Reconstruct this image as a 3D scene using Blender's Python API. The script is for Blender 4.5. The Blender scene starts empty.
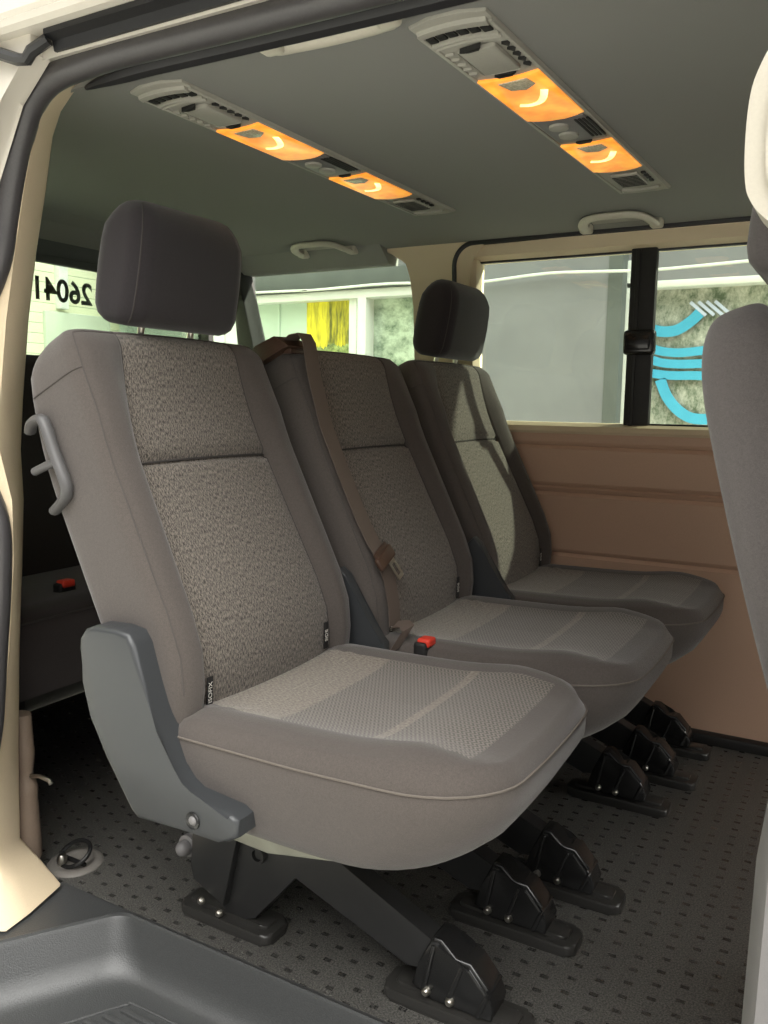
import bpy, bmesh, math, random
from mathutils import Vector, Matrix
random.seed(7)
S = bpy.context.scene
COL = S.collection
PI = math.pi

# ------------------------------------------------------------------ materials
def lin(c):
    return tuple((x/12.92 if x <= .04045 else ((x+.055)/1.055)**2.4) for x in c)
def rgb(r, g, b):
    return lin((r/255, g/255, b/255)) + (1,)

class NT:
    def __init__(s, name):
        s.m = bpy.data.materials.new(name); s.m.use_nodes = True
        s.t = s.m.node_tree; s.t.nodes.clear()
        s.out = s.t.nodes.new('ShaderNodeOutputMaterial')
    def n(s, typ, **kw):
        nd = s.t.nodes.new(typ)
        for k, v in kw.items():
            setattr(nd, k, v)
        return nd
    def l(s, a, b): s.t.links.new(a, b)
    def val(s, sock, v):
        if hasattr(v, 'is_output') or isinstance(v, bpy.types.NodeSocket): s.l(v, sock)
        else: sock.default_value = v
    def math(s, op, a, b=0.0, clamp=False):
        nd = s.n('ShaderNodeMath', operation=op, use_clamp=clamp)
        s.val(nd.inputs[0], a); s.val(nd.inputs[1], b); return nd.outputs[0]
    def mix(s, f, a, b):
        nd = s.n('ShaderNodeMix', data_type='RGBA')
        s.val(nd.inputs[0], f); s.val(nd.inputs[6], a); s.val(nd.inputs[7], b); return nd.outputs[2]
    def noise(s, vec, scale, detail=2, rough=.5):
        nd = s.n('ShaderNodeTexNoise'); s.l(vec, nd.inputs['Vector'])
        nd.inputs['Scale'].default_value = scale; nd.inputs['Detail'].default_value = detail
        nd.inputs['Roughness'].default_value = rough; return nd.outputs['Fac']
    def mapping(s, vec, scale=(1,1,1), rot=(0,0,0), loc=(0,0,0)):
        nd = s.n('ShaderNodeMapping'); s.l(vec, nd.inputs['Vector'])
        nd.inputs['Scale'].default_value = scale; nd.inputs['Rotation'].default_value = rot
        nd.inputs['Location'].default_value = loc; return nd.outputs[0]
    def ramp(s, f, p0, p1, c0, c1):
        nd = s.n('ShaderNodeValToRGB'); s.l(f, nd.inputs[0]); e = nd.color_ramp.elements
        e[0].position = p0; e[1].position = p1; e[0].color = c0; e[1].color = c1; return nd.outputs[0]
    def step(s, x, lo, hi):                     # 1 inside [lo,hi]
        return s.math('MULTIPLY', s.math('GREATER_THAN', x, lo), s.math('LESS_THAN', x, hi))
    def obj(s): return s.n('ShaderNodeTexCoord').outputs['Object']
    def uv(s): return s.n('ShaderNodeTexCoord').outputs['UV']
    def bsdf(s, color, rough=.5, metal=0.0, bump=None, bstr=.3, bdist=.002, spec=.5, sheen=0.0, emis=None, estr=0.0):
        b = s.n('ShaderNodeBsdfPrincipled')
        s.val(b.inputs['Base Color'], color); s.val(b.inputs['Roughness'], rough)
        b.inputs['Metallic'].default_value = metal
        b.inputs['Specular IOR Level'].default_value = spec
        b.inputs['Sheen Weight'].default_value = sheen
        if emis is not None:
            s.val(b.inputs['Emission Color'], emis); b.inputs['Emission Strength'].default_value = estr
        if bump is not None:
            bn = s.n('ShaderNodeBump'); bn.inputs['Strength'].default_value = bstr; bn.inputs['Distance'].default_value = bdist
            s.l(bump, bn.inputs['Height']); s.l(bn.outputs[0], b.inputs['Normal'])
        s.l(b.outputs[0], s.out.inputs[0]); return s.m

def plain(name, c, rough=.5, metal=0.0, nscale=0, var=.06, bstr=.2, bdist=.001, spec=.5, sheen=0.0):
    t = NT(name)
    if nscale:
        f = t.noise(t.obj(), nscale, 3)
        d = tuple(x*(1-var) for x in c[:3])+(1,); u = tuple(min(1, x*(1+var)) for x in c[:3])+(1,)
        return t.bsdf(t.ramp(f, .3, .7, d, u), rough, metal, f, bstr, bdist, spec, sheen)
    return t.bsdf(c, rough, metal, spec=spec, sheen=sheen)

M = {}
def fabric_plain(name, c, var=.16):
    t = NT(name); o = t.obj()
    f = t.noise(o, 900, 2); g = t.noise(o, 260, 3, .7)
    h = t.math('ADD', t.math('MULTIPLY', f, .6), t.math('MULTIPLY', g, .4))
    d = tuple(x*(1-var) for x in c[:3])+(1,); u = tuple(x*(1+var) for x in c[:3])+(1,)
    return t.bsdf(t.ramp(h, .36, .64, d, u), .92, 0, h, .35, .0015, .25, .25)
SEATC = rgb(78, 72, 68)
M['fabric'] = fabric_plain('seat_cloth', SEATC)
M['fabric_dark'] = fabric_plain('headrest_cloth', rgb(39, 35, 37))
M['fabric_front'] = fabric_plain('front_seat_cloth', rgb(92, 87, 86))
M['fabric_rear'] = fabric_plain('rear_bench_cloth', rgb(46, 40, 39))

def back_panel():
    t = NT('backrest_weave'); uv = t.uv()
    n1 = t.noise(t.mapping(uv, (620, 150, 1)), 1.0, 2, .6)
    n2 = t.noise(t.mapping(uv, (900, 500, 1)), 1.0, 1)
    h = t.math('ADD', t.math('MULTIPLY', n1, .75), t.math('MULTIPLY', n2, .25))
    c = t.ramp(h, .42, .58, rgb(62, 58, 54), rgb(130, 122, 113))
    return t.bsdf(c, .9, 0, h, .55, .002, .25, .2)
M['back_panel'] = back_panel()

def cushion_mat():
    t = NT('cushion_weave'); uv = t.uv(); sep = t.n('ShaderNodeSeparateXYZ'); t.l(uv, sep.inputs[0])
    y, x = sep.outputs[0], sep.outputs[1]
    ob = t.obj(); f = t.noise(ob, 900, 2); g = t.noise(ob, 260, 3, .7)
    h0 = t.math('ADD', t.math('MULTIPLY', f, .6), t.math('MULTIPLY', g, .4))
    base = t.ramp(h0, .36, .64, tuple(v*.84 for v in SEATC[:3])+(1,), tuple(v*1.16 for v in SEATC[:3])+(1,))
    ay = t.math('ABSOLUTE', y)
    panel = t.math('MULTIPLY', t.math('LESS_THAN', ay, .168), t.step(x, -.90, -.405))
    # zig-zag weave running across the seat
    zig = t.math('ABSOLUTE', t.math('SUBTRACT', t.math('FRACT', t.math('MULTIPLY', y, 80)), .5))
    wv = t.math('FRACT', t.math('ADD', t.math('MULTIPLY', x, 150), t.math('MULTIPLY', zig, 1.6)))
    tri = t.math('MULTIPLY', t.math('ABSOLUTE', t.math('SUBTRACT', wv, .5)), 2.0)
    fine = t.noise(t.mapping(uv, (700, 300, 1)), 1.0, 1)
    w = t.math('ADD', t.math('MULTIPLY', tri, .6), t.math('MULTIPLY', fine, .4))
    dark = t.ramp(w, .25, .75, rgb(66, 62, 58), rgb(120, 113, 105))
    light = t.ramp(t.noise(t.mapping(uv, (350, 170, 1)), 1.0, 1), .35, .65, rgb(98, 91, 82), rgb(132, 124, 113))
    band = t.math('ADD', t.math('LESS_THAN', x, -.712), t.step(x, -.553, -.537), True)
    pc = t.mix(band, dark, light)
    col = t.mix(panel, base, pc)
    h = t.math('ADD', h0, t.math('MULTIPLY', panel, t.math('MULTIPLY', w, 1.1)))
    return t.bsdf(col, .92, 0, h, .4, .0018, .25, .25)
M['cushion'] = cushion_mat()

M['piping'] = plain('cushion_piping', rgb(98, 91, 84), .85, 0, 900, .1, .2, .0004)
M['seam'] = plain('seam_thread', rgb(58, 54, 52), .9)
M['seam_soft'] = plain('edge_seam_thread', rgb(74, 69, 66), .9)
M['grey_plastic'] = plain('grey_plastic', rgb(54, 56, 58), .36, 0, 1400, .05, .25, .0006)
M['handle_plastic'] = plain('handle_plastic', rgb(112, 110, 110), .45, 0, 1200, .05, .2, .0005)
M['black_plastic'] = plain('black_plastic', rgb(30, 30, 30), .24, 0, 60, .1, .05)
M['base_plastic'] = plain('base_plate_plastic', rgb(46, 45, 43), .3, 0, 700, .1, .2, .0005)
M['black_matte'] = plain('black_matte', rgb(26, 25, 24), .6, 0, 80, .1, .1)
M['steel_black'] = plain('black_painted_steel', rgb(40, 40, 40), .34, .0, 30, .08, .04)
M['steel'] = plain('bare_steel', rgb(190, 186, 176), .3, 1.0)
M['rail_metal'] = plain('pale_metal', rgb(150, 150, 138), .4, .6, 40, .1)
M['red'] = plain('red_button', rgb(215, 62, 45), .4, 0, 100, .03)
M['cream'] = plain('cream_trim', rgb(212, 194, 164), .55, 0, 500, .03, .12, .0004)
M['white_paint'] = plain('white_paint', rgb(206, 200, 188), .28, 0, 15, .02, .02)
M['rubber'] = plain('rubber_seal', rgb(64, 62, 63), .36, 0, 300, .08, .12, .0004)
M['rubber_black'] = plain('black_rubber', rgb(22, 22, 24), .5, 0, 200, .1, .1)
M['headliner'] = plain('headliner', rgb(140, 140, 136), .95, 0, 700, .05, .2, .0006, .1)
M['liner_plastic'] = plain('grey_roof_plastic', rgb(160, 158, 148), .55, 0, 300, .03, .05)
M['vent_dark'] = plain('vent_slot', rgb(28, 28, 26), .7)
M['handle'] = plain('roof_handle', rgb(196, 191, 176), .45, 0, 200, .03, .05)
M['belt'] = plain('belt_webbing', rgb(98, 86, 78), .7, 0, 900, .12, .2, .0005)
M['belt_outlet'] = plain('brown_plastic', rgb(74, 54, 43), .42, 0, 200, .06, .05)
M['ground'] = plain('concrete_ground', rgb(172, 172, 168), .85, 0, 12, .1, .2)
M['wall_panel'] = plain('brown_wall_panel', rgb(202, 168, 145), .55, 0, 350, .03, .12, .0004)
M['taupe'] = plain('taupe_trim', rgb(122, 106, 92), .6, 0, 300, .04)
M['cup_plastic'] = plain('grey_cup_plastic', rgb(112, 108, 103), .45, 0, 300, .05)
M['dark_handle'] = plain('grey_handle_plastic', rgb(80, 79, 79), .42, 0, 900, .05)
M['pillar_trim'] = plain('pale_pillar_trim', rgb(184, 178, 164), .55, 0, 300, .03)
M['tag'] = plain('black_tag', rgb(24, 22, 22), .8, 0, 500, .1)
M['thread_white'] = plain('white_lettering', rgb(215, 212, 205), .7)
M['lettering_dark'] = plain('dark_lettering', rgb(40, 44, 38), .6)
M['tray'] = plain('step_plastic', rgb(64, 65, 65), .32, 0, 420, .14, .5, .001)

def floor_mat():
    t = NT('rubber_floor_mat'); o = t.obj(); sep = t.n('ShaderNodeSeparateXYZ'); t.l(o, sep.inputs[0])
    x, y = sep.outputs[0], sep.outputs[1]
    px, py = .040, .036
    row = t.math('FLOOR', t.math('DIVIDE', x, px))
    off = t.math('MULTIPLY', t.math('MODULO', t.math('ABSOLUTE', row), 2.0), .5)
    fx = t.math('ABSOLUTE', t.math('SUBTRACT', t.math('FRACT', t.math('DIVIDE', x, px)), .5))
    fy = t.math('ABSOLUTE', t.math('SUBTRACT', t.math('FRACT', t.math('ADD', t.math('DIVIDE', y, py), off)), .5))
    dash = t.math('MULTIPLY', t.math('LESS_THAN', fx, .17), t.math('LESS_THAN', fy, .12))
    n = t.noise(o, 330, 2, .7); big = t.noise(o, 6, 3)
    grain_glints = t.ramp(n, .38, .66, rgb(26, 26, 25), rgb(108, 106, 101))  # rubber grain, its pale specks painted in as sparkles of light
    col = t.mix(t.math('MULTIPLY', dash, .55), grain_glints, rgb(20, 20, 20))
    h = t.math('ADD', t.math('MULTIPLY', n, .55), t.math('MULTIPLY', dash, .7))
    rg = t.math('SUBTRACT', t.math('ADD', .30, t.math('MULTIPLY', big, .14)), t.math('MULTIPLY', dash, .12))
    return t.bsdf(col, rg, 0, h, .9, .0035, .75)
M['floor'] = floor_mat()

def glass(name, tint, gloss=.06):
    t = NT(name)
    tr = t.n('ShaderNodeBsdfTransparent'); tr.inputs[0].default_value = tint
    gl = t.n('ShaderNodeBsdfGlossy'); gl.inputs['Roughness'].default_value = .02
    fr = t.n('ShaderNodeFresnel'); fr.inputs[0].default_value = 1.45
    mx = t.n('ShaderNodeMixShader'); t.l(t.math('MULTIPLY', fr.outputs[0], gloss/.04), mx.inputs[0])
    t.l(tr.outputs[0], mx.inputs[1]); t.l(gl.outputs[0], mx.inputs[2]); t.l(mx.outputs[0], t.out.inputs[0])
    return t.m
M['glass'] = glass('green_tinted_glass', (.86, .92, .86, 1), .03)

def lamp(name, c, e, s, ns):
    t = NT(name); f = t.noise(t.mapping(t.obj(), (1, 1, 1)), ns, 2)
    g = t.ramp(f, .36, .64, (c[0]*.85, c[1]*.62, c[2]*.45, 1), c)
    return t.bsdf(g, .3, emis=g, estr=s)
M['amber'] = lamp('amber_lamp_lens', rgb(255, 176, 70), None, .85, 22)
M['filament'] = lamp('lamp_filament', (1, .80, .34, 1), None, 2.2, 20)
M['clear_lens'] = plain('clear_lens', rgb(196, 186, 160), .25, 0, 260, .3, .5)

def facade():
    t = NT('grey_render'); o = t.obj(); n = t.noise(o, 3, 4); m = t.noise(o, 60, 2)
    return t.bsdf(t.ramp(n, .3, .7, rgb(120, 120, 124), rgb(132, 132, 136)), .9, 0, m, .15, .003)
M['facade'] = facade()
M['facade_dark'] = plain('grey_fascia', rgb(92, 96, 94), .8, 0, 6, .08, .1)
M['frame_white'] = plain('white_window_frame', rgb(225, 228, 222), .45, 0, 20, .03)
M['pale_panel'] = plain('pale_green_panel', rgb(196, 214, 198), .6, 0, 4, .05)
def painted_reflection():  # greenery mirrored in the pane, painted into its colour
    t = NT('painted_window_reflection'); o = t.obj()
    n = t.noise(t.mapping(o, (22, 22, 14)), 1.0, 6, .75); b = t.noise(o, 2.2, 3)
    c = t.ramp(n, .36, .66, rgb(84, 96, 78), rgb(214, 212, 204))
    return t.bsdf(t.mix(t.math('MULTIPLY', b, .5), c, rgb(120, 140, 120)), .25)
M['green_reflection'] = painted_reflection()
def blue_window():
    t = NT('street_window_reflection'); o = t.obj(); sep = t.n('ShaderNodeSeparateXYZ'); t.l(o, sep.inputs[0])  # the pane's reflected greens and blue are painted as colour
    n = t.noise(t.mapping(o, (7, 7, 9)), 1.0, 5, .7)
    c = t.ramp(n, .38, .62, rgb(58, 84, 60), rgb(186, 200, 180))
    bl = t.math('MULTIPLY', t.step(sep.outputs[2], 1.33, 1.47), t.step(t.noise(t.mapping(o, (3, 3, 12)), 1.0, 2), .42, 1))
    return t.bsdf(t.mix(bl, c, rgb(150, 205, 235)), .25)
M['bluewin'] = blue_window()
def poster():
    t = NT('yellow_poster_print'); o = t.obj(); sep = t.n('ShaderNodeSeparateXYZ'); t.l(o, sep.inputs[0])
    n = t.noise(t.mapping(o, (16, 16, 2.2)), 1.0, 4, .7)
    c = t.ramp(n, .38, .60, rgb(96, 96, 20), rgb(244, 226, 44))
    lo = t.math('LESS_THAN', t.math('ADD', sep.outputs[2], t.math('MULTIPLY', n, .16)), 1.34)
    n2 = t.noise(o, 18, 4, .8)
    return t.bsdf(t.mix(lo, c, t.ramp(n2, .35, .65, rgb(40, 58, 26), rgb(170, 186, 110))), .5)
M['poster'] = poster()
M['cyan'] = plain('blue_sign_paint', rgb(72, 172, 208), .4, 0, 20, .04)
M['lilac'] = plain('pale_blue_sign_paint', rgb(196, 206, 232), .4, 0, 20, .04)
def slats():
    t = NT('horizontal_slat_cladding'); o = t.obj(); sep = t.n('ShaderNodeSeparateXYZ'); t.l(o, sep.inputs[0])
    f = t.math('FRACT', t.math('DIVIDE', sep.outputs[2], .07)); ln = t.math('LESS_THAN', f, .07)
    n = t.noise(o, 5, 3)
    c = t.ramp(n, .3, .7, rgb(214, 218, 186), rgb(226, 230, 198))
    return t.bsdf(t.mix(ln, c, rgb(150, 166, 140)), .7, 0, t.math('MULTIPLY', ln, -1.0), .5, .004)
M['slats'] = slats()
M['slats_grey'] = plain('grey_green_panel', rgb(186, 196, 176), .7, 0, 6, .05)

# ------------------------------------------------------------------ mesh helpers
class MB:
    def __init__(s): s.bm = bmesh.new(); s.uvl = None
    def box(s, x0, x1, y0, y1, z0, z1, bevel=0.0, seg=2):
        r = bmesh.ops.create_cube(s.bm, size=1.0)
        for v in r['verts']:
            v.co = Vector(((x0+x1)/2+v.co.x*(x1-x0), (y0+y1)/2+v.co.y*(y1-y0), (z0+z1)/2+v.co.z*(z1-z0)))
        if bevel:
            es = list({e for v in r['verts'] for e in v.link_edges})
            bmesh.ops.bevel(s.bm, geom=es, offset=bevel, segments=seg, affect='EDGES', profile=.5)
        return s
    def prism(s, pts, fn, d0, d1, bevel=0.0, seg=2):
        """outline pts (a,b) extruded from depth d0 to d1; fn(a,b,d)->Vector"""
        n = len(pts)
        A = [s.bm.verts.new(fn(a, b, d0)) for a, b in pts]; B = [s.bm.verts.new(fn(a, b, d1)) for a, b in pts]
        fs = [s.bm.faces.new(A), s.bm.faces.new(B[::-1])]
        for i in range(n):
            fs.append(s.bm.faces.new((A[i], B[i], B[(i+1) % n], A[(i+1) % n])))
        if bevel:
            es = [e for f in fs[:2] for e in f.edges]
            bmesh.ops.bevel(s.bm, geom=list(set(es)), offset=bevel, segments=seg, affect='EDGES', profile=.5)
        return s
    def tube(s, path, r, n=10, closed=False, flat=None, up=Vector((0, 0, 1))):
        """sweep a circle (or ellipse flat=(rx,ry)) along path"""
        P = [Vector(p) for p in path]; rings = []; N = len(P)
        prev = None
        for i, p in enumerate(P):
            if closed: d = P[(i+1) % N]-P[i-1]
            else: d = P[min(i+1, N-1)]-P[max(i-1, 0)]
            d.normalize()
            if prev is None:
                a = up - d*up.dot(d)
                if a.length < 1e-4: a = Vector((1, 0, 0)) - d*d.x
            else:
                a = prev - d*prev.dot(d)
            a.normalize(); prev = a; b = d.cross(a)
            rr = r[i] if isinstance(r, (list, tuple)) else r
            ra, rb = (flat if flat else (rr, rr))
            rings.append([s.bm.verts.new(p + a*ra*math.cos(2*PI*k/n) + b*rb*math.sin(2*PI*k/n)) for k in range(n)])
        for i in range(N if closed else N-1):
            A, B = rings[i], rings[(i+1) % N]
            for k in range(n): s.bm.faces.new((A[k], A[(k+1) % n], B[(k+1) % n], B[k]))
        if not closed:
            s.bm.faces.new(rings[0][::-1]); s.bm.faces.new(rings[-1])
        return s
    def cyl(s, p0, p1, r, n=20, bevel=0.0):
        s.tube([p0, p1], r, n); return s
    def lathe(s, prof, c, axis=Vector((0, 0, 1)), n=32):
        """prof (r,h) revolved about axis through c"""
        axis = Vector(axis).normalized(); a = axis.orthogonal().normalized(); b = axis.cross(a); rings = []
        for r, h in prof:
            if r < 1e-6: rings.append([s.bm.verts.new(Vector(c)+axis*h)])
            else: rings.append([s.bm.verts.new(Vector(c)+axis*h+a*r*math.cos(2*PI*k/n)+b*r*math.sin(2*PI*k/n)) for k in range(n)])
        for A, B in zip(rings, rings[1:]):
            for k in range(n):
                q = [A[k % len(A)], A[(k+1) % len(A)], B[(k+1) % len(B)], B[k % len(B)]]
                u = list(dict.fromkeys(q))
                if len(u) >= 3:
                    try: s.bm.faces.new(u)
                    except ValueError: pass
        return s
    def rings(s, R, caps=True, matf=None, uvs=None):
        """loft closed rings (lists of Vectors of equal length); uvs mirrors R"""
        V = [[s.bm.verts.new(p) for p in r] for r in R]; n = len(R[0])
        uvl = s.bm.loops.layers.uv.verify() if uvs else None
        uvd = {}
        if uvs:
            for rv, ru in zip(V, uvs):
                for v, u in zip(rv, ru): uvd[v] = u
        fs = []
        for i in range(len(V)-1):
            for k in range(n):
                f = s.bm.faces.new((V[i][k], V[i][(k+1) % n], V[i+1][(k+1) % n], V[i+1][k]))
                if matf: f.material_index = matf(i, k)
                fs.append(f)
        if caps:
            fs.append(s.bm.faces.new(V[0][::-1])); fs.append(s.bm.faces.new(V[-1]))
        if uvl:
            for f in fs:
                for lp in f.loops: lp[uvl].uv = uvd[lp.vert]
        return s
    def build(s, name, mats, parent=None, smooth=True, angle=40, loc=None):
        bmesh.ops.recalc_face_normals(s.bm, faces=s.bm.faces[:])
        me = bpy.data.meshes.new(name); s.bm.to_mesh(me); s.bm.free()
        for m in (mats if isinstance(mats, (list, tuple)) else [mats]): me.materials.append(M[m])
        if smooth:
            me.polygons.foreach_set('use_smooth', [True]*len(me.polygons))
            me.set_sharp_from_angle(angle=math.radians(angle))
        o = bpy.data.objects.new(name, me); COL.objects.link(o)
        if loc: o.location = loc
        if parent: o.parent = parent
        return o

def tag(o, label=None, cat=None, group=None, kind=None):
    if label: o['label'] = label
    if cat: o['category'] = cat
    if group: o['group'] = group
    if kind: o['kind'] = kind
    return o
def empty(name, loc=(0, 0, 0)):
    o = bpy.data.objects.new(name, None); COL.objects.link(o); o.location = loc; o.empty_display_size = .1
    return o
def dup(o, parent=None):
    c = o.copy(); COL.objects.link(c); c.parent = parent
    for ch in list(o.children): dup(ch, c)
    return c
XZ = lambda a, b, d: Vector((a, d, b))      # outline in x-z, extruded along y
YZ = lambda a, b, d: Vector((d, a, b))      # outline in y-z, extruded along x
XY = lambda a, b, d: Vector((a, b, d))

def smooth_path(P, sub=5):
    P = [Vector(p) for p in P]; out = []
    for i in range(len(P)-1):
        p0, p1, p2, p3 = P[max(i-1, 0)], P[i], P[i+1], P[min(i+2, len(P)-1)]
        for k in range(sub):
            t = k/sub
            out.append(.5*((2*p1)+(-p0+p2)*t+(2*p0-5*p1+4*p2-p3)*t*t+(-p0+3*p1-3*p2+p3)*t**3))
    out.append(P[-1]); return out
def smooth_closed(P, sub=4):
    P = [Vector(p).to_3d() for p in P]; n = len(P); out = []
    for i in range(n):
        p0, p1, p2, p3 = P[i-1], P[i], P[(i+1) % n], P[(i+2) % n]
        for k in range(sub):
            t = k/sub; out.append(.5*((2*p1)+(-p0+p2)*t+(2*p0-5*p1+4*p2-p3)*t*t+(-p0+3*p1-3*p2+p3)*t**3))
    return [(p.x, p.y) for p in out]

def smooth4(P, sub=4):
    out = []
    for i in range(len(P)-1):
        p0, p1, p2, p3 = P[max(i-1, 0)], P[i], P[i+1], P[min(i+2, len(P)-1)]
        for k in range(sub):
            t = k/sub; out.append(tuple(.5*((2*b)+(-a+c)*t+(2*a-5*b+4*c-d)*t*t+(-a+3*b-3*c+d)*t**3) for a, b, c, d in zip(p0, p1, p2, p3)))
    out.append(P[-1]); return out

def text_mesh(name, body, size, mat, parent, mtx, extrude=.0004, bold=0.0):
    cu = bpy.data.curves.new(name, 'FONT'); cu.body = body; cu.size = size; cu.extrude = extrude; cu.offset = bold
    cu.align_x = 'CENTER'; cu.align_y = 'CENTER'
    to = bpy.data.objects.new(name, cu); COL.objects.link(to)
    bpy.context.view_layer.update()
    me = bpy.data.meshes.new_from_object(to.evaluated_get(bpy.context.evaluated_depsgraph_get()))
    bpy.data.objects.remove(to); me.transform(mtx); me.materials.clear(); me.materials.append(M[mat])
    o = bpy.data.objects.new(name, me); COL.objects.link(o); o.parent = parent
    return o

# ------------------------------------------------------------------ camera
H = .91
cd = bpy.data.cameras.new('camera'); cam = bpy.data.objects.new('camera', cd); COL.objects.link(cam)
cd.sensor_fit = 'VERTICAL'; cd.sensor_height = 36; cd.lens = 839.36/1024*36; cd.clip_start = .02
right = Vector((.86782, .49668, .01410)); down = Vector((.07719, -.10672, -.99129)); fwd = Vector((-.49085, .86135, -.13096))
Rm = Matrix((right, -down, -fwd)).transposed().to_4x4()
cam.matrix_world = Matrix.Translation((0, 0, H)) @ Rm
S.camera = cam

# ------------------------------------------------------------------ the van shell
YW = 2.36          # inner face of the far side wall
b = MB(); b.prism([(.985, -.015), (.985, 0), (2.34, 0), (2.34, -.015)], YZ, -2.05, 2.2); 
b.box(-2.05, -1.30, .86, .985, -.015, 0); b.box(-.05, 2.2, .86, .985, -.015, 0)
tag(b.build('floor', 'floor'), 'black rubber floor mat with rows of small dashes', None, None, 'structure')
b = MB(); b.box(-2.05, 2.2, 2.325, 2.362, -.012, .028, .008)
tag(b.build('baseboard_left', 'black_matte'), kind='structure')

# headliner, roof skin above it
prof = [(.93, 1.372), (.945, 1.375), (.975, 1.392), (1.02, 1.40), (2.10, 1.40), (2.22, 1.396), (2.30, 1.388), (2.37, 1.378)]
b = MB(); b.prism(prof+[(2.42, 1.44), (1.6, 1.48), (.93, 1.44)], YZ, -2.10, 2.2); b.prism([(2.30, 1.388), (2.352, 1.345), (2.36, 1.338), (2.42, 1.338), (2.42, 1.39)], YZ, -2.05, -1.34); b.prism([(-2.06, 1.338), (-2.035, 1.342), (-1.98, 1.385), (-1.90, 1.402), (-2.06, 1.42)], XZ, .95, 2.36)
tag(b.build('ceiling', 'headliner', angle=25), kind='structure')

# far side wall: brown lower panel with horizontal creases
def wall_profile(z0, z1, creases, y, depth):
    p = [(y, z0)]
    for c in creases:
        p += [(y, c-.010), (y+.004, c-.006), (y+.007, c), (y+.001, c+.004), (y-.003, c+.012)]
    p += [(y-.002, z1-.008), (y+.004, z1)]
    return p + [(y+depth, z1), (y+depth, z0)]
b = MB(); b.prism(wall_profile(.0, .835, [.478, .655, .672, .79], YW, .07), YZ, -2.05, 2.2)
tag(b.build('wall_left', 'wall_panel', angle=25), kind='structure')
# cream ledge under the side window
b = MB(); b.prism([(YW-.006, .825), (YW-.010, .832), (YW-.006, .846), (YW+.03, .856), (YW+.07, .856), (YW+.07, .825)], YZ, -1.12, 2.2)
tag(b.build('trim_1', 'cream'), kind='structure')
# header strip above the side window
b = MB(); b.prism([(YW, 1.338), (YW, 1.372), (YW+.07, 1.39), (YW+.07, 1.325), (YW+.03, 1.325)], YZ, -1.09, 2.2)
tag(b.build('trim_2', 'cream'), kind='structure')
# pillar between quarter window and side window
pp = [(-1.38, 1.392), (-1.35, 1.372), (-1.30, 1.356), (-1.268, 1.335), (-1.252, 1.29), (-1.244, 1.2), (-1.236, 1.02), (-1.232, .83), (-1.03, .83),
      (-1.04, 1.05), (-1.06, 1.22), (-1.062, 1.30), (-1.045, 1.345), (-1.01, 1.372), (-1.0, 1.392)]
b = MB(); b.prism(pp, XZ, YW-.012, YW+.06, .006)
tag(b.build('trim_3', 'cream'), kind='structure')
# reveal beside the glass
b = MB(); b.prism([(-1.075, .85), (-1.040, .85), (-1.040, 1.33), (-1.075, 1.33)], XZ, YW, YW+.06, .003)
b.build('window_reveal', 'cream')
reveal = bpy.data.objects['window_reveal']
# D pillar at the far rear corner
b = MB(); b.prism([(-1.955, 1.36), (-1.925, 1.36), (-1.86, 1.10), (-1.83, .83), (-1.90, .83)], XZ, YW-.03, YW+.05, .006)
tag(b.build('trim_4', 'black_matte'), kind='structure')

b = MB(); b.prism([(-.03, .83), (2.2, .83), (2.2, 1.39), (-.03, 1.39)], XZ, YW-.02, YW+.08, .01)  # solid panel out of view, added to keep sun off floor and cushions
tag(b.build('sun_block_panel', 'cream'), kind='structure')
# side window with sliding pane, post and latch
w1 = empty('window_1', (-.5, YW+.04, .85)); tag(w1, kind='structure', label='wide side window with a black centre post, the right half sliding')
def rel(o, root):
    o.parent = root; o.matrix_parent_inverse = Matrix.Translation(root.location).inverted(); return o
def bakerel(o, root):
    o.data.transform(Matrix.Translation(-Vector(root.location))); o.parent = root; return o
bakerel(reveal, w1)
b = MB(); b.box(-1.045, -.56, YW+.038, YW+.042, .845, 1.332); bakerel(b.build('window_pane', 'glass', smooth=False), w1)
b = MB(); b.box(-.56, -.02, YW+.046, YW+.050, .845, 1.332); bakerel(b.build('window_pane', 'glass', smooth=False), w1)
b = MB(); b.box(-.592, -.522, YW+.018, YW+.044, .838, 1.338, .006); b.box(-.577, -.565, YW+.014, YW+.02, .85, 1.33, .002)
bakerel(b.build('window_post', 'black_matte'), w1)
b = MB(); b.box(-.597, -.512, YW-.008, YW+.024, 1.045, 1.112, .010, 3); b.box(-.585, -.524, YW-.014, YW-.004, 1.058, 1.099, .005)
bakerel(b.build('window_latch', 'black_plastic'), w1)
b = MB(); b.box(-1.05, -.02, YW+.026, YW+.044, 1.322, 1.338, .003); b.box(-.53, -.02, YW+.022, YW+.052, .838, .858, .003); b.box(-.05, -.02, YW+.02, YW+.05, .84, 1.335, .003)
bakerel(b.build('window_frame', 'rubber_black'), w1)
# black rubber loop round the opening
loop = []
def arc(cx, cz, r, a0, a1, n=8):
    return [(cx+r*math.cos(a0+(a1-a0)*i/n), cz+r*math.sin(a0+(a1-a0)*i/n)) for i in range(n+1)]
path = [(-1.085, .84), (-1.092, 1.0), (-1.106, 1.25)] + arc(-1.046, 1.315, .062, PI, PI/2) + [(-.8, 1.380), (-.3, 1.380), (-.04, 1.379)]
b = MB(); b.tube([(x, YW-.008, z) for x, z in path], .009, 8)
bakerel(b.build('rubber_strip', 'rubber_black'), w1)

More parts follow.
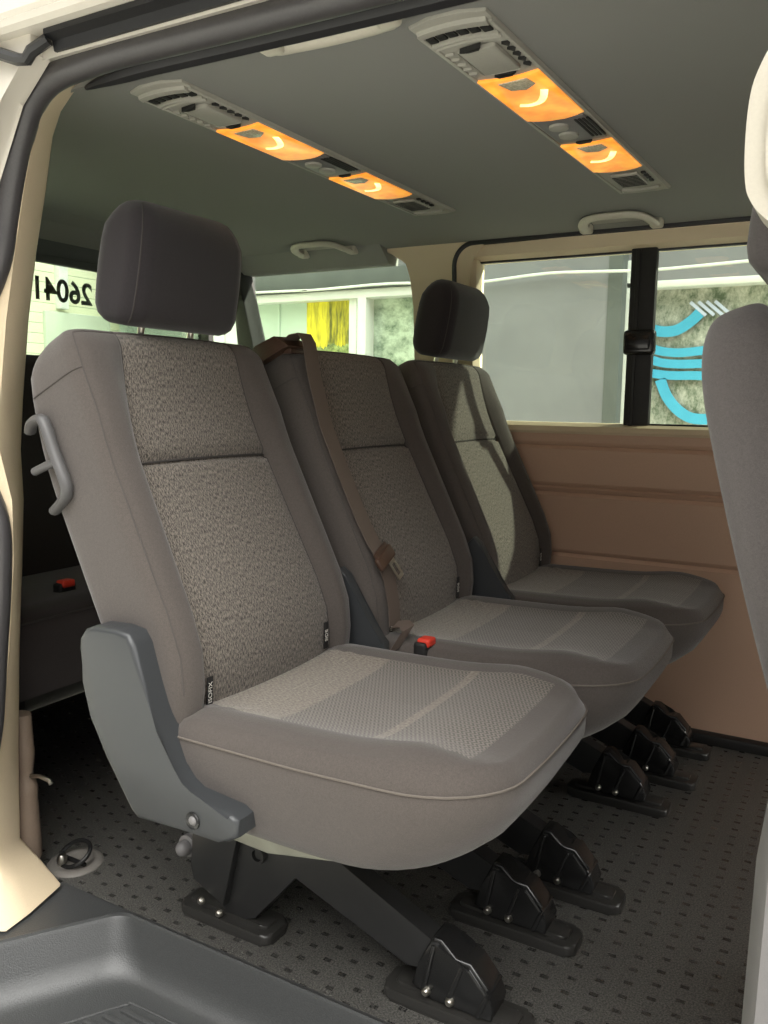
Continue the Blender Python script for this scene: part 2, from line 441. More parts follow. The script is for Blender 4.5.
# quarter window
w2 = empty('window_2', (-1.55, YW+.04, .83)); tag(w2, kind='structure', label='fixed rear quarter window behind the middle seat')
b = MB(); b.box(-1.90, -1.225, YW+.038, YW+.042, .82, 1.36); bakerel(b.build('window_pane', 'glass', smooth=False), w2)
b = MB(); b.box(-1.26, -1.225, YW+.0, YW+.03, 1.30, 1.33, .004); bakerel(b.build('window_clip', 'liner_plastic'), w2)
b = MB(); b.box(-1.95, -1.22, YW+.03, YW+.06, .81, .835, .003); bakerel(b.build('window_frame', 'rubber_black'), w2)

# tailgate
XT = -2.06
b = MB(); b.box(XT-.05, XT, .84, 2.36, -.01, 1.01, .01); b.box(XT-.05, XT, .84, 2.36, 1.315, 1.42, .01)
b.box(XT-.05, XT, .84, 1.0, 1.0, 1.33); b.box(XT-.05, XT, 2.335, 2.36, 1.0, 1.33)
tag(b.build('wall_rear', 'black_matte'), kind='structure')
w3 = empty('window_3', (XT-.03, 1.63, 1.0)); tag(w3, kind='structure', label='rear tailgate window with dark digits stuck on its outside')
b = MB(); b.box(XT-.034, XT-.030, .98, 2.345, 1.0, 1.33); bakerel(b.build('window_pane', 'glass', smooth=False), w3)
b = MB(); b.prism([(0, 1.30), (.028, 1.33), (.028, 1.385), (0, 1.385)], lambda a, c, d: Vector((XT+a, d, c)), .9, 2.33, .004)
b.box(XT-.01, XT+.014, .9, 2.33, 1.285, 1.305, .004)
bakerel(b.build('window_frame', 'facade_dark'), w3)
tm = Matrix.Translation((XT-.036, 1.716, 1.216)) @ Matrix.Rotation(-PI/2, 4, 'Z') @ Matrix.Rotation(PI/2, 4, 'X')
o = text_mesh('lettering', '260410', .09, 'lettering_dark', None, tm @ Matrix.Diagonal((.98, 1, 1, 1)), .0004, .0022); bakerel(o, w3)
tag(o, 'dark digits seen mirrored through the rear glass')

# near side: C pillar trim and wall behind it
inner = [(-1.085, .95, 1.392), (-1.109, .95, 1.378), (-1.137, .95, 1.356), (-1.158, .95, 1.321), (-1.179, .95, 1.24), (-1.207, .95, 1.148), (-1.234, .95, 1.036), (-1.257, .95, .903), (-1.268, .95, .817), (-1.266, .95, .73), (-1.276, .95, .623), (-1.295, .95, .456), (-1.31, .95, .264), (-1.318, .95, .085), (-1.285, .96, .055), (-1.232, .968, .010)]
outer = [(-1.02, .88, 1.365), (-1.048, .88, 1.352), (-1.086, .88, 1.331), (-1.112, .88, 1.297), (-1.14, .88, 1.221), (-1.166, .88, 1.134), (-1.195, .88, 1.029), (-1.219, .88, .903), (-1.226, .88, .822), (-1.20, .88, .74), (-1.202, .88, .64), (-1.225, .88, .483), (-1.262, .88, .297), (-1.285, .88, .113), (-1.255, .87, .05), (-1.205, .835, .006)]
b = MB(); RR = []
for (xi, yi, zi), (xo, yo, zo) in zip(inner, outer):
    RR.append([Vector((xi, yi, zi)), Vector((xi-.006, yi+.006, zi)), Vector((xi-.06, yi+.004, zi)), Vector((xo-.22, yo-.02, zo)), Vector((xo-.05, yo-.03, zo)), Vector((xo, yo, zo)), Vector((xo*.6+xi*.4+.004, yo*.6+yi*.4, zo*.6+zi*.4))])
b.rings(RR)
tag(b.build('trim_5', 'cream', angle=50), kind='structure')
b = MB(); b.box(-2.06, -1.27, .80, .85, -.3, 1.0, .004); b.box(-2.06, -1.27, .80, .90, 1.30, 1.40, .004); b.box(-1.5, -1.28, .803, .86, .99, 1.31); b.box(-2.06, -1.95, .803, .86, .99, 1.31)
tag(b.build('wall_right', 'white_paint'), kind='structure')
w4 = empty('window_4', (-1.72, .83, 1.0)); tag(w4, kind='structure')
b = MB(); b.box(-1.96, -1.49, .828, .832, .99, 1.31); bakerel(b.build('window_pane', 'glass', smooth=False), w4)
# beige pleated belt-hook cover low on the pillar
b = MB()
R = []
for i in range(33):
    z = .03+.285*i/32; k = abs(z-.195); pl = (.0016*math.sin(z*2*PI/.010) if .012 < k < .055 else 0) - .006*math.exp(-(k/.014)**2)
    w = .021 + .010*min(1, (.315-z)/.25); cx, cy = -1.345, .985
    R.append([Vector((cx+(w+pl)*math.cos(a)*1.0, cy+(w*.8+pl)*math.sin(a), z)) for a in [2*PI*q/16 for q in range(16)]])
b.rings(R)
hk = b.build('belt_hook_cover', 'taupe')
tag(hk, 'beige pleated trim sleeve with a small hook, low behind the cream door pillar', 'trim sleeve')
b = MB(); b.tube([(-1.325, .985, .195), (-1.305, .99, .198), (-1.285, .995, .192), (-1.28, .995, .186)], .004, 8); b.build('hook', 'steel', hk)

# door opening rubber seal
P = [(-1.268, .86, .30), (-1.251, .86, .363), (-1.232, .86, .491), (-1.214, .86, .611), (-1.213, .86, .711), (-1.262, .86, .807), (-1.285, .86, .903), (-1.246, .86, 1.012), (-1.190, .866, 1.11), (-1.171, .87, 1.178), (-1.153, .87, 1.234), (-1.131, .87, 1.289),
     (-1.104, .87, 1.333), (-1.072, .87, 1.356), (-1.039, .87, 1.366), (-.997, .87, 1.370), (-.918, .87, 1.3735), (-.776, .87, 1.372), (-.537, .87, 1.370), (-.2, .87, 1.370), (.2, .87, 1.370)]
b = MB(); b.tube(smooth_path(P), .019, 14)
sealo = b.build('trim_6', 'rubber'); tag(sealo, kind='structure', label='thick black rubber seal round the door opening')
b = MB(); b.tube([Vector((p.x, p.y+.046, p.z-.004)) for p in smooth_path(P[14:])], [min(.013, .003+.0012*k) for k in range(200)], 8)
b.build('seal_lip', 'rubber_black', sealo)
# white roof edge and black door track above the seal
b = MB(); b.prism([(.80, 1.400), (.793, 1.405), (.790, 1.412), (.792, 1.414), (.788, 1.420), (.790, 1.445), (.83, 1.48), (.93, 1.49), (.93, 1.40)], YZ, -2.1, 2.2)
b.prism([(.835, 1.372), (.85, 1.378), (.94, 1.392), (.94, 1.41), (.835, 1.40)], YZ, -1.05, 2.2)
b.prism([(-1.03, 1.375), (-1.10, 1.33), (-1.16, 1.23), (-1.21, 1.03), (-1.24, .82), (-1.22, .7), (-1.28, .3), (-1.5, .3), (-1.5, 1.405), (-1.03, 1.405)], XZ, .815, .85, .006)
tag(b.build('trim_7', 'white_paint', angle=30), kind='structure', label='white painted roof edge above the door opening')
trk = empty('door_track', (-.5, .82, 1.40)); tag(trk, 'black sliding door track above the rubber seal under the white roof edge', 'door track')
b = MB(); b.prism([(.812, 1.399), (.834, 1.399), (.834, 1.376), (.829, 1.376), (.826, 1.388), (.812, 1.392)], YZ, -1.0, 1.25)
bakerel(b.build('rail_channel', 'rubber_black'), trk)
b = MB(); b.tube([(-1.14, .80, 1.392), (-1.08, .805, 1.379), (-1.05, .81, 1.368), (-1.035, .812, 1.366), (-1.025, .812, 1.375), (-1.0, .82, 1.388)], .0085, 8)
bakerel(b.build('roller_arm', 'steel_black'), trk)

# front: B pillar, its rounded cream trim, front door and far front bits of the body shell
b = MB(); R = []
for z, x in [(0, -.058), (.25, -.060), (.5, -.057), (.62, -.045), (.75, -.02), (.9, -.005), (1.06, -.005), (1.35, -.03), (1.40, -.03)]:
    R.append([Vector((x+.012, .78, z)), Vector((x, .80, z)), Vector((x+.004, .86, z)), Vector((x+.02, .88, z)), Vector((x+.2, .88, z)), Vector((x+.2, .77, z))])
b.rings(R)
tag(b.build('trim_8', 'handle_plastic', angle=50), kind='structure', label='pale grey door pillar edge')
out = smooth_closed([(-.106, 1.10), (-.108, 1.13), (-.107, 1.165), (-.102, 1.188), (-.088, 1.214), (-.055, 1.245), (0, 1.262), (.06, 1.265), (.06, 1.02), (0, 1.022), (-.055, 1.042), (-.088, 1.068), (-.101, 1.084)])
b = MB(); b.prism(out, XZ, .80, .865, .007, 4)
o = b.build('trim_9', 'pillar_trim', angle=60); tag(o, kind='structure', label='rounded cream pillar trim beside the front headrest')
ins = [(.06+(x-.06)*.90, 1.143+(z-1.143)*.86) for x, z in out]
b = MB(); b.prism(ins, XZ, .795, .83, .003, 3); b.build('trim_inset', 'pillar_trim', o)
b = MB(); b.box(.14, 2.2, .79, .86, -.1, .82, .01); b.box(.14, 2.2, .80, .90, 1.36, 1.42, .01); b.box(1.3, 1.4, .8, .88, .8, 1.4, .01)
tag(b.build('door_1', 'white_paint'), kind='structure')
b = MB(); b.box(2.1, 2.2, .86, 2.4, -.01, .92, .01); tag(b.build('wall_front', 'black_matte'), kind='structure')

# ------------------------------------------------------------------ step well by the door
b = MB()
def outline(x0, x1, y0, y1, r, z, k=.69, n=10):
    """step outline rounded at the inner left corner; the left side slants outward (dx = k*dy)"""
    c1 = Vector((x0, y1, z)); dl = Vector((-k, -1, 0)).normalized()
    pts = [Vector((x1, y1, z)), Vector((-.45, y1, z))]
    a, c = c1+Vector((r*1.5, 0, 0)), c1+dl*r*1.5
    for i in range(n+1):
        t = i/n; pts.append(a*(1-t)**2+c1*2*t*(1-t)+c*t*t)
    e = c1+dl*((y1-y0)/abs(dl.y)); pts += [c*.5+e*.5, e, Vector((x1, y0, z))]
    return pts
R = [outline(-1.25, .02, .62, .990, .004, -.02), outline(-1.25, .02, .62, .990, .004, .001), outline(-1.085, .02, .64, .984, .012, .003), outline(-1.080, .02, .64, .980, .016, .005), outline(-1.076, .02, .64, .976, .018, .003), outline(-1.073, .02, .64, .973, .02, -.004),
     outline(-1.058, .02, .645, .963, .026, -.045), outline(-1.048, .02, .65, .955, .03, -.066), outline(-1.038, .02, .655, .946, .034, -.078), outline(-1.024, .02, .66, .935, .04, -.085), outline(-.99, .02, .68, .905, .05, -.0865)]
b.rings(R, caps=False)
b.bm.faces.new([v for v in list(b.bm.verts)[-len(R[0]):]])
st = b.build('step_well', 'tray', angle=35); tag(st, 'grey black moulded plastic step inside the door opening', kind='structure')
b = MB(); b.tube(smooth_path([(-.3, .905, -.086), (-.7, .905, -.086), (-.96, .905, -.086), (-.985, .898, -.086), (-1.0, .88, -.086), (-1.05, .80, -.086), (-1.10, .72, -.086)], 4), .0022, 6); b.build('tread_border', 'tray', st)
for i in range(8):
    y = .885-.024*i
    b = MB(); b.box(-.985-.0165*i, -.90-.0165*i, y-.006, y+.006, -.0885, -.081, .003); b.box(-.875-.0165*i, -.55, y-.006, y+.006, -.0885, -.081, .003)
    b.build('tread_rib', 'tray', st)
b = MB(); b.box(-1.3, .1, .60, .70, -.55, -.02, .02); tag(b.build('trim_10', 'white_paint'), kind='structure')

# floor tie-down ring
an = empty('floor_anchor', (-1.285, 1.048, 0)); tag(an, 'round floor tie-down with a black wire ring beside the cream pillar foot', 'tie-down')
b = MB(); b.lathe([(0, .002), (.030, .0025), (.033, .004), (.040, .0055), (.049, .005), (.053, .0015), (.053, 0), (0, 0)], (0, 0, 0), n=40); b.build('recess_cup', 'cup_plastic', an)
b = MB(); b.lathe([(0, .027), (.006, .025), (.010, .018), (.010, .012), (.006, .006), (.005, .002), (0, .002)], (-.012, -.022, 0), n=20); b.build('ball_stud', 'steel', an)
b = MB(); pts = [Vector((.034*math.cos(a), .024*math.sin(a), .020+.016*math.sin(a)+.004*math.cos(a))) for a in [2*PI*i/28 for i in range(28)]]
b.tube(pts, .0042, 8, closed=True); b.box(-.034, .034, -.008, .0, .004, .012, .003); b.build('ring', 'black_plastic', an)

# ------------------------------------------------------------------ seats
AN = math.radians(26)
T = Vector((-math.sin(AN), 0, math.cos(AN))); N = Vector((math.cos(AN), 0, math.sin(AN))); U = Vector((0, 1, 0))
B0 = Vector((-.80, 0, .44))
def bp(u, n, v): return B0 + U*u + N*(n + .8*max(0, v-.40)**2 - 2.5*max(0, .15-v)**2) + T*v      # the shoulder part curves forward
L = .642; VG = .412
def back_rings(w, pw0=.180, L=L, top_r=.055):
    hw0 = w/2
    vs = [-.022, -.018, -.010, 0, .05, .1, .16, .22, .28, .34, .39, VG-.010, VG-.004, VG, VG+.004, VG+.010, .45, .49, .53] + [.565]+[L-.055+.055*math.sin(PI/2*i/8) for i in range(1, 9)]
    fu = [-1, -.86, -.7, -.5, -.3, -.15, 0]            # bolster fractions from edge to panel
    R, UV = [], []
    for v in vs:
        hw = hw0*(1-.02*max(0, v/L)**2); pw = pw0-.05*max(0, v)-.05*max(0, v-.41)
        if v > L-top_r:
            k = (v-(L-top_r))/top_r; hw -= top_r*.7*(1-math.sqrt(max(0, 1-k*k*.98)))
        th = .138
        g = 1.0
        if v > L-.055: k = (v-(L-.055))/.055; g = math.sqrt(max(.02, 1-k*k*.97))
        if v < -.012: g = .8 if v < -.02 else .93
        blend = 1-max(0, min(1, (v-.50)/.12))
        rc = .034; pts = []
        def front(u):
            a = abs(u)
            if a <= pw+1e-6:
                f = .006*(1-(u/pw)**2)-.003
                if abs(v-VG) < .005 : f -= .007
                if a > pw-.004: f -= .003
                return f
            d = (a-pw)/(hw-rc-pw); return -.004+.026*blend*math.sin(PI/2*min(1, d/.75)) - .006*max(0, d-.75)
        us = []
        for f in [1, .8, .6, .4, .22, .1, .03]: us.append(-(pw+(hw-rc-pw)*f))
        us += [-pw+2*pw*i/16 for i in range(17)]
        us += [-x for x in us[:7][::-1]]
        for u in us: pts.append((u, front(u)))
        e = front(hw-rc)
        for i in range(1, 7):
            a = PI/2*(1-i/6); pts.append((hw-rc+rc*math.cos(a), e-rc+rc*math.sin(a)))
        for i in range(1, 4): pts.append((hw, e-rc+(-th+.03-(e-rc))*i/4))
        for i in range(0, 6):
            a = -PI/2*i/5; pts.append((hw-.03+.03*math.cos(a), -th+.03+.03*math.sin(a)))
        nb = 7
        for i in range(1, nb): pts.append((hw-.03-(2*hw-.06)*i/nb, -th))
        for i in range(0, 6):
            a = -PI/2-PI/2*i/5; pts.append((-hw+.03+.03*math.cos(a), -th+.03+.03*math.sin(a)))
        for i in range(1, 4): pts.append((-hw, -th+.03+(e-rc+th-.03)*i/4))
        for i in range(0, 6):
            a = PI-PI/2*i/6; pts.append((-hw+rc+rc*math.cos(a), e-rc+rc*math.sin(a)))
        nc = -.065
        R.append([bp(u, nc+(n-nc)*g, v) for u, n in pts]); UV.append([(u, v) for u, n in pts])
    return R, UV, vs
ISEAM_L = None
def make_backrest(name, w, parent, mats=('fabric', 'back_panel'), pw=.180):
    R, UV, vs = back_rings(w, pw)
    npanel0, npanel1 = 7, 7+16
    b = MB(); b.rings(R, True, lambda i, k: 1 if npanel0 <= k < npanel1 and i >= 2 else 0, UV)
    o = b.build(name, mats, parent, angle=60)
    nr, nL = len(R), len(R[0])
    for k in (7, 7+16):
        b = MB(); b.tube([R[i][k]+N*.0002 for i in range(2, nr-3)], .0013, 6); b.build('panel_seam', 'seam', o)
    b = MB(); b.tube([R[13][k]+N*.002 for k in range(7, 24)], .0018, 6); b.build('cross_seam', 'seam', o)
    kl, kr = nL-3, 33
    i0 = nr-5
    b = MB()
    b.tube([R[i][kl] for i in range(4, i0)] + [R[i0][q % nL] for q in range(kl, nL)] + [R[i0][q] for q in range(0, kr+1)] + [R[i][kr] for i in range(i0-1, 4, -1)], .0013, 6)
    b.build('edge_seam', 'seam_soft', o)
    b = MB(); b.tube([R[nr-9][q]+U*-.0003 for q in range(kl-8, kl+1)], .0013, 6); b.build('shoulder_seam', 'seam_soft', o)
    return o

def cushion_rings(w, x0=-.86, x1=-.362):
    hw = w/2; xc = (x0+x1)/2
    def plan(inset, fx=0.0, n=9):
        rf, rb = max(.03, .130-inset*.5), max(.01, .03-inset*.3)
        X0, X1, Y = x0+inset*.5, x1-inset-fx, hw-inset
        p = []
        for cx, cy, r, a0 in ((X1-rf, Y-rf*.8, rf, 0), (X0+rb, Y-rb, rb, PI/2), (X0+rb, -Y+rb, rb, PI), (X1-rf, -Y+rf*.8, rf, 3*PI/2)):
            sy = .8 if r == rf else 1
            for i in range(n):
                a = a0+PI/2*i/(n-1); p.append((cx+r*math.cos(a), cy+r*sy*math.sin(a)))
        # front edge slightly bowed and long sides subdivided
        q = []
        m = len(p)
        for i in range(m):
            a, c = p[i], p[(i+1) % m]; q.append(a)
            d = math.hypot(c[0]-a[0], c[1]-a[1]); k = int(d/.03)
            for j in range(1, 7): 
                if i % n == n-1: q.append((a[0]+(c[0]-a[0])*j/7, a[1]+(c[1]-a[1])*j/7))
        return [(x+.014*max(0, 1-(y/hw)**2)*max(0, (x-xc)/(x1-xc)), y) for x, y in q]
    def topz(x, y):
        a = min(1, abs(y)/hw)
        bol = .013*math.exp(-((a-.80)/.16)**2) - .004*(1-a)
        fr = .010*math.exp(-((x-(x1-.11))/.07)**2)
        groove = -.003*math.exp(-((abs(y)-.168)/.006)**2) if x < -.40 else 0
        return .446 + bol + fr + groove + .012*(x-x0)/(x1-x0) - .006
    spec = [(.288, .06, .10), (.288, .035, .078), (.293, .016, .058), (.310, .006, .042), (.345, -.001, .018), (.385, -.004, -.002), (.420, -.003, -.004), (.433, .002, 0)]
    R, UV = [], []
    for z, ins, fx in spec:
        p = plan(ins, fx)
        zz = []
        for x, y in p:
            t = max(0, (x+.62)/.26); lift = .010*t+ (.012*t*t if z < .33 else 0)
            zz.append(z+lift)
        R.append([Vector((x, y, k)) for (x, y), k in zip(p, zz)]); UV.append([(y, x) for x, y in p])
    for ins, f in ((.008, .45), (.018, .72), (.032, .90), (.050, 1), (.07, 1), (.10, 1), (.135, 1), (.17, 1), (.20, 1), (.225, 1), (.24, 1)):
        p = plan(0); s = 1-ins/hw
        p = [((x-xc)*(1-ins*2/(x1-x0)*(.98)) + xc, y*s) for x, y in p]
        R.append([Vector((x, y, .442+.010*max(0, (x+.62)/.26)*(1-f) + (topz(x, y)-.442)*f)) for x, y in p]); UV.append([(y, x) for x, y in p])
    return R, UV
def make_cushion(name, w, parent, mat='cushion'):
    R, UV = cushion_rings(w)
    b = MB(); b.rings(R, True, None, UV); o = b.build(name, mat, parent, angle=60)
    b = MB(); b.tube([p for p in R[6]], .0019, 6, closed=True); b.build('piping', 'piping', o)
    return o

def make_headrest(parent, y=0.0, mat='fabric_dark', base=None, tilt=-.17, w=.268, h=.198, d=.112):
    base = base or (bp(0, -.055, L) + Vector((.012, 0, .016)))
    tv = Vector((-math.sin(tilt), 0, math.cos(tilt))); nv = Vector((math.cos(tilt), 0, math.sin(tilt)))
    R = []; vs = [0, .004, .014, .03, .06, .1, .14, .165, .185, .198, .207, .212]
    seamL, seamR = [], []
    for v in vs:
        v = v/.212*h
        k = max(0, (v-(h-.055))/.055); kb = max(0, (.025-v)/.025)
        hw = w/2*(1-.05*(v/h)**2) - .036*(1-math.sqrt(max(0, 1-k*k*.99))) - .018*(1-math.sqrt(max(0, 1-kb*kb*.99)))
        g = math.sqrt(max(.03, 1-k*k*.93))*math.sqrt(max(.05, 1-kb*kb*.7))
        dh = d/2*(.86+.14*math.sin(PI*min(1, v/h*.9+.1)))*g
        pts = []; r = min(.034, dh*.8); n = 8
        for cx, cy, a0 in ((dh-r, hw-r, 0), (-dh+r, hw-r, PI/2), (-dh+r, -hw+r, PI), (dh-r, -hw+r, 3*PI/2)):
            for i in range(n+1):
                a = a0+PI/2*i/n; pts.append((cx+r*math.cos(a), cy+r*math.sin(a)))
            if a0 == 3*PI/2:
                pass
        # bowed front
        ring = []
        for q, (nn, uu) in enumerate(pts):
            bow = .008*(1-(uu/hw)**2) if nn > 0 else 0
            ring.append(base + tv*v + nv*(nn+bow) + U*(uu+y))
        R.append(ring)
    b = MB(); b.rings(R); o = b.build('headrest', mat, parent, angle=60)
    for q in (4, 31):
        b = MB(); b.tube([r[q] for r in R[1:-1]], .0013, 6); b.build('headrest_seam', 'seam', o)
    for s in (-1, 1):
        b = MB(); b.tube([base-tv*.06+U*(y+s*.06), base+tv*.02+U*(y+s*.06)], .006, 12); b.build('post', 'steel', o)
    for s in (-1, 1):
        b = MB(); c = base-tv*.028+U*(y+s*.06); b.lathe([(0, .0), (.013, 0), (.012, .006), (.009, .009), (0, .009)], c, tv, 16); b.build('post_collar', 'black_plastic', o)
    return o

LEGX = 0.0
def make_leg(parent, y, front_only=False):
    th = .036
    prof = [(-.935, .20), (-.945, .312), (-.60, .312), (-.695, .196), (-.505, .114), (-.52, .06), (-.56, .058), (-.754, .138), (-.835, .035), (-.885, .014), (-.93, .045)]
    prof = [(-.935, .20), (-.945, .312), (-.80, .312), (-.695, .196), (-.500, .114), (-.515, .062), (-.547, .056), (-.754, .138), (-.835, .035), (-.885, .014), (-.93, .045)]
    b = MB(); b.prism(prof, XZ, y-th/2, y+th/2, .003, 2)
    # pressed upright plate, rear
    b.prism([(-.968, .10), (-.965, .16), (-.935, .20), (-.86, .215), (-.862, .19), (-.895, .045), (-.965, .075)], XZ, y-th/2-.014, y-th/2+.002, .003)
    leg = b.build('leg', 'steel_black', parent, angle=30)
    b = MB(); b.lathe([(0, .004), (.009, .004), (.010, .010), (.014, .010), (.0155, .006), (.0155, 0), (0, 0)], (-.826, y-th/2, .156), (0, -1, 0), 20); b.build('pivot_pin', 'steel_black', leg)
    # foot cover with raised ribs
    fp = [(-.535, .035), (-.522, .075), (-.503, .118), (-.488, .118), (-.463, .095), (-.438, .095), (-.412, .066), (-.400, .040), (-.404, .022), (-.50, .020)]
    b = MB(); b.prism(fp, XZ, y-.026, y+.032, .007, 3)
    for x0, z0, x1, z1 in ((-.512, .036, -.497, .110), (-.472, .030, -.452, .090), (-.424, .026, -.412, .058)):
        b.tube([(x0, y-.026, z0), (x1, y-.026, z1), (x1, y+.028, z1+.003)], .004, 8)
    b.tube([(-.497, y-.02, .119), (-.487, y-.02, .119), (-.463, y-.02, .097), (-.44, y-.02, .097), (-.413, y-.02, .068)], .0045, 8)
    b.build('foot_cover', 'black_plastic', leg, angle=50)
    for x, z in ((-.507, .035), (-.468, .033)):
        b = MB(); b.lathe([(0, .008), (.004, .008), (.0065, .005), (.0075, 0), (0, 0)], (x, y-.026, z), (0, -1, 0), 14); b.build('foot_bolt', 'steel', leg)
    for i, (x0, x1) in enumerate(((-.582, -.352), (-1.0, -.80))):
        b = MB(); p = []
        r, h2 = .016, .034
        for cx, cy, a0 in ((x1-r, y-h2+r, -PI/2), (x1-r, y+h2-r, 0), (x0+r, y+h2-r, PI/2), (x0+r, y-h2+r, PI)):
            p += [(cx+r*math.cos(a0+PI/2*k/6), cy+r*math.sin(a0+PI/2*k/6)) for k in range(7)]
        b.prism(p, XY, .0, .020, .006, 3)
        q = [(cx2+(px-cx2)*1.0, y+(py-y)*.55) for px, py in p for cx2 in [(x0+x1)/2]]
        q = [((x0+x1)/2+(px-(x0+x1)/2)*.86, py) for px, py in q]
        b.prism(q, XY, .018, .026, .003)
        b.build('base_plate', 'base_plastic', leg, angle=40)
    for x, z in ((-.945, .040), (-.905, .030)):
        b = MB(); b.lathe([(0, .008), (.004, .008), (.0065, .005), (.0075, 0), (0, 0)], (x, y-.03, z), (0, -1, 0), 14); b.build('rear_bolt', 'steel', leg)
    return leg

def make_tag(parent, u, v, text, side):
    c = bp(u, .007, v); 
    tl = (bp(u, .007, v+.02)-bp(u, .007, v-.02)).normalized(); m = Matrix((U, tl, U.cross(tl))).transposed().to_4x4(); m.translation = c
    b = MB(); b.box(-.0068, .0068, -.025, .025, -.001, .0012, .0008); o = b.build('label_tag', 'tag', parent); o.data.transform(m)
    t = text_mesh('lettering', text, .0115, 'thread_white', o, m @ Matrix.Translation((0, 0, .0016)) @ Matrix.Rotation(PI/2, 4, 'Z'), .0002, .0)
    return o

def make_buckle(parent, y, x, z, tall=.06):
    b = MB(); b.box(x-.015, x+.012, y-.022, y+.022, z-tall, z, .006, 3); o = b.build('buckle', 'black_matte', parent)
    b = MB(); b.box(x-.010, x+.016, y-.016, y+.016, z-.010, z+.006, .004, 3); b.build('release_button', 'red', o); return o

COVER = [(85, 640)]
def side_cover(parent, y, sgn=-1, small=False):
    # outline in x-z, traced round the moulding's own shape
    p = [(-1.002, .535), (-1.000, .552), (-.988, .567), (-.970, .574), (-.925, .576), (-.898, .572), (-.886, .556), (-.868, .500), (-.844, .437), (-.820, .387), (-.803, .366), (-.786, .356), (-.712, .348), (-.700, .340), (-.700, .316),
         (-.716, .306), (-.732, .303), (-.888, .294), (-.902, .304), (-.953, .375), (-.980, .434), (-.994, .485)]
    b = MB(); b.prism(p, XZ, y, y+.055*(-sgn), .008, 4)
    o = b.build('side_cover', 'grey_plastic', parent, angle=50)
    b = MB(); b.lathe([(0, .001), (.009, .001), (.012, .0025), (.013, .0005), (.013, -.004), (0, -.004)], (-.778, y, .322), (0, sgn, 0), 20); b.build('screw_recess', 'black_plastic', o)
    b = MB(); b.lathe([(0, .004), (.004, .004), (.0065, .002), (.007, 0), (0, 0)], (-.778, y, .322), (0, sgn, 0), 14); b.build('screw', 'handle_plastic', o)
    return o

def bracket(parent, y):
    """slim recliner side bracket between two seats"""
    p = [(-.885, .570), (-.868, .588), (-.850, .575), (-.800, .485), (-.765, .452), (-.765, .405), (-.82, .36), (-.90, .45)]
    b = MB(); b.prism(p, XZ, y-.012, y+.012, .005, 3); return b.build('side_bracket', 'grey_plastic', parent, angle=50)

def make_seat(label, w, head=True):
    root = empty('passenger_seat')
    tag(root, label, 'seat', 'second row seats')
    bk = make_backrest('backrest', w, root)
    make_cushion('cushion', w, root)
    # metal cushion pan showing under the cushion
    b = MB(); b.prism([(-.84, .315), (-.84, .268), (-.70, .262), (-.52, .296), (-.52, .312)], XZ, -w/2+.03, w/2-.03, .004); b.build('seat_pan', 'rail_metal', root)
    make_tag(bk, -.170, .040, 'ISOFIX', -1)
    make_tag(bk, .148, .052, 'SIDE', 1)
    if head: make_headrest(root)
    return root

def place(root, x, y):
    root.location = (x, y, 0)
# near seat
W1 = .478
s1 = make_seat('grey cloth van seat nearest the open door, with grey plastic side cover', W1)
Y1, Y2, Y3 = 1.112, 1.616, 2.108
place(s1, 0, Y1)
side_cover(s1, .836-Y1)
make_leg(s1, 1.065-Y1); make_leg(s1, 1.30-Y1)
# pivot bolt behind the cover
b = MB(); b.lathe([(0, .014), (.006, .014), (.011, .010), (.014, .004), (.014, -.006), (.02, -.008), (.02, -.02), (0, -.02)], (-1.0, 1.05-Y1, .113), (0, -1, 0), 20)
b.prism([(-1.015, .10), (-.985, .098), (-.93, .17), (-.93, .24), (-.96, .24)], XZ, 1.065-Y1, 1.075-Y1, .003)
b.build('pivot_bolt', 'handle_plastic', s1)
# fold release handle on the outer rear edge of the backrest
b = MB()
q = lambda v, n, dy=0: bp(-W1/2-.004+dy, n, v)
b.tube(smooth_path([q(.525, -.142, .010), q(.529, -.120), q(.525, -.096, -.004), q(.512, -.084, -.006), q(.465, -.079, -.006), q(.418, -.075, -.006), q(.402, -.082, -.004), q(.395, -.100), q(.392, -.138, .010)], 4), .010, 10, flat=(.010, .008), up=U)
b.tube([q(.452, -.079), q(.456, -.110, -.004), q(.460, -.142, 0)], .007, 10)
b.build('release_handle', 'dark_handle', s1)
bracket(s1, W1/2+.010)

# middle seat: no head restraint, shoulder belt outlet on its near top corner
s2 = empty('passenger_seat'); tag(s2, 'grey cloth middle seat without headrest, a seat belt running down its backrest', 'seat', 'second row seats')
X2, X3 = .035, .065
def copy_part(name_prefix, src, dst):
    for ch in list(src.children):
        if ch.name.split('.')[0] == name_prefix:
            return dup(ch, dst)
for nm in ('backrest', 'cushion', 'seat_pan'): copy_part(nm, s1, s2)
place(s2, X2, Y2)
make_leg(s2, 1.455-Y2); make_leg(s2, 1.87-Y2)
b = MB(); c = bp(-.205, -.06, L-.02)
pr = [(-.055, 0), (-.05, .026), (-.02, .040), (.035, .036), (.055, .010), (.06, 0)]
R = []
for u, k in ((-.045, .75), (-.04, .95), (.035, 1), (.045, .8)):
    R.append([c + U*u + N*(a*k) + T*(h*k) for a, h in pr])
b.rings(R); b.box(c.x+.015, c.x+.05, c.y-.028, c.y+.03, c.z+.012, c.z+.022, .003)
b.build('belt_outlet', 'belt_outlet', s2, angle=30)
make_buckle(s2, -.222, -.735, .458)
# far seat
s3 = empty('passenger_seat'); tag(s3, 'grey cloth seat against the brown side wall, under the side window', 'seat', 'second row seats')
for nm in ('backrest', 'cushion', 'seat_pan', 'headrest', 'side_bracket'):
    ch = copy_part(nm, s1, s3)
    if nm == 'side_bracket': ch.location = (0.0, -W1-.022, .0)
place(s3, X3, Y3)
for ch in s3.children:
    for g in ch.children:
        if g.name.startswith('label_tag'):
            pass
make_leg(s3, 2.04-Y3); make_leg(s3, 2.24-Y3)

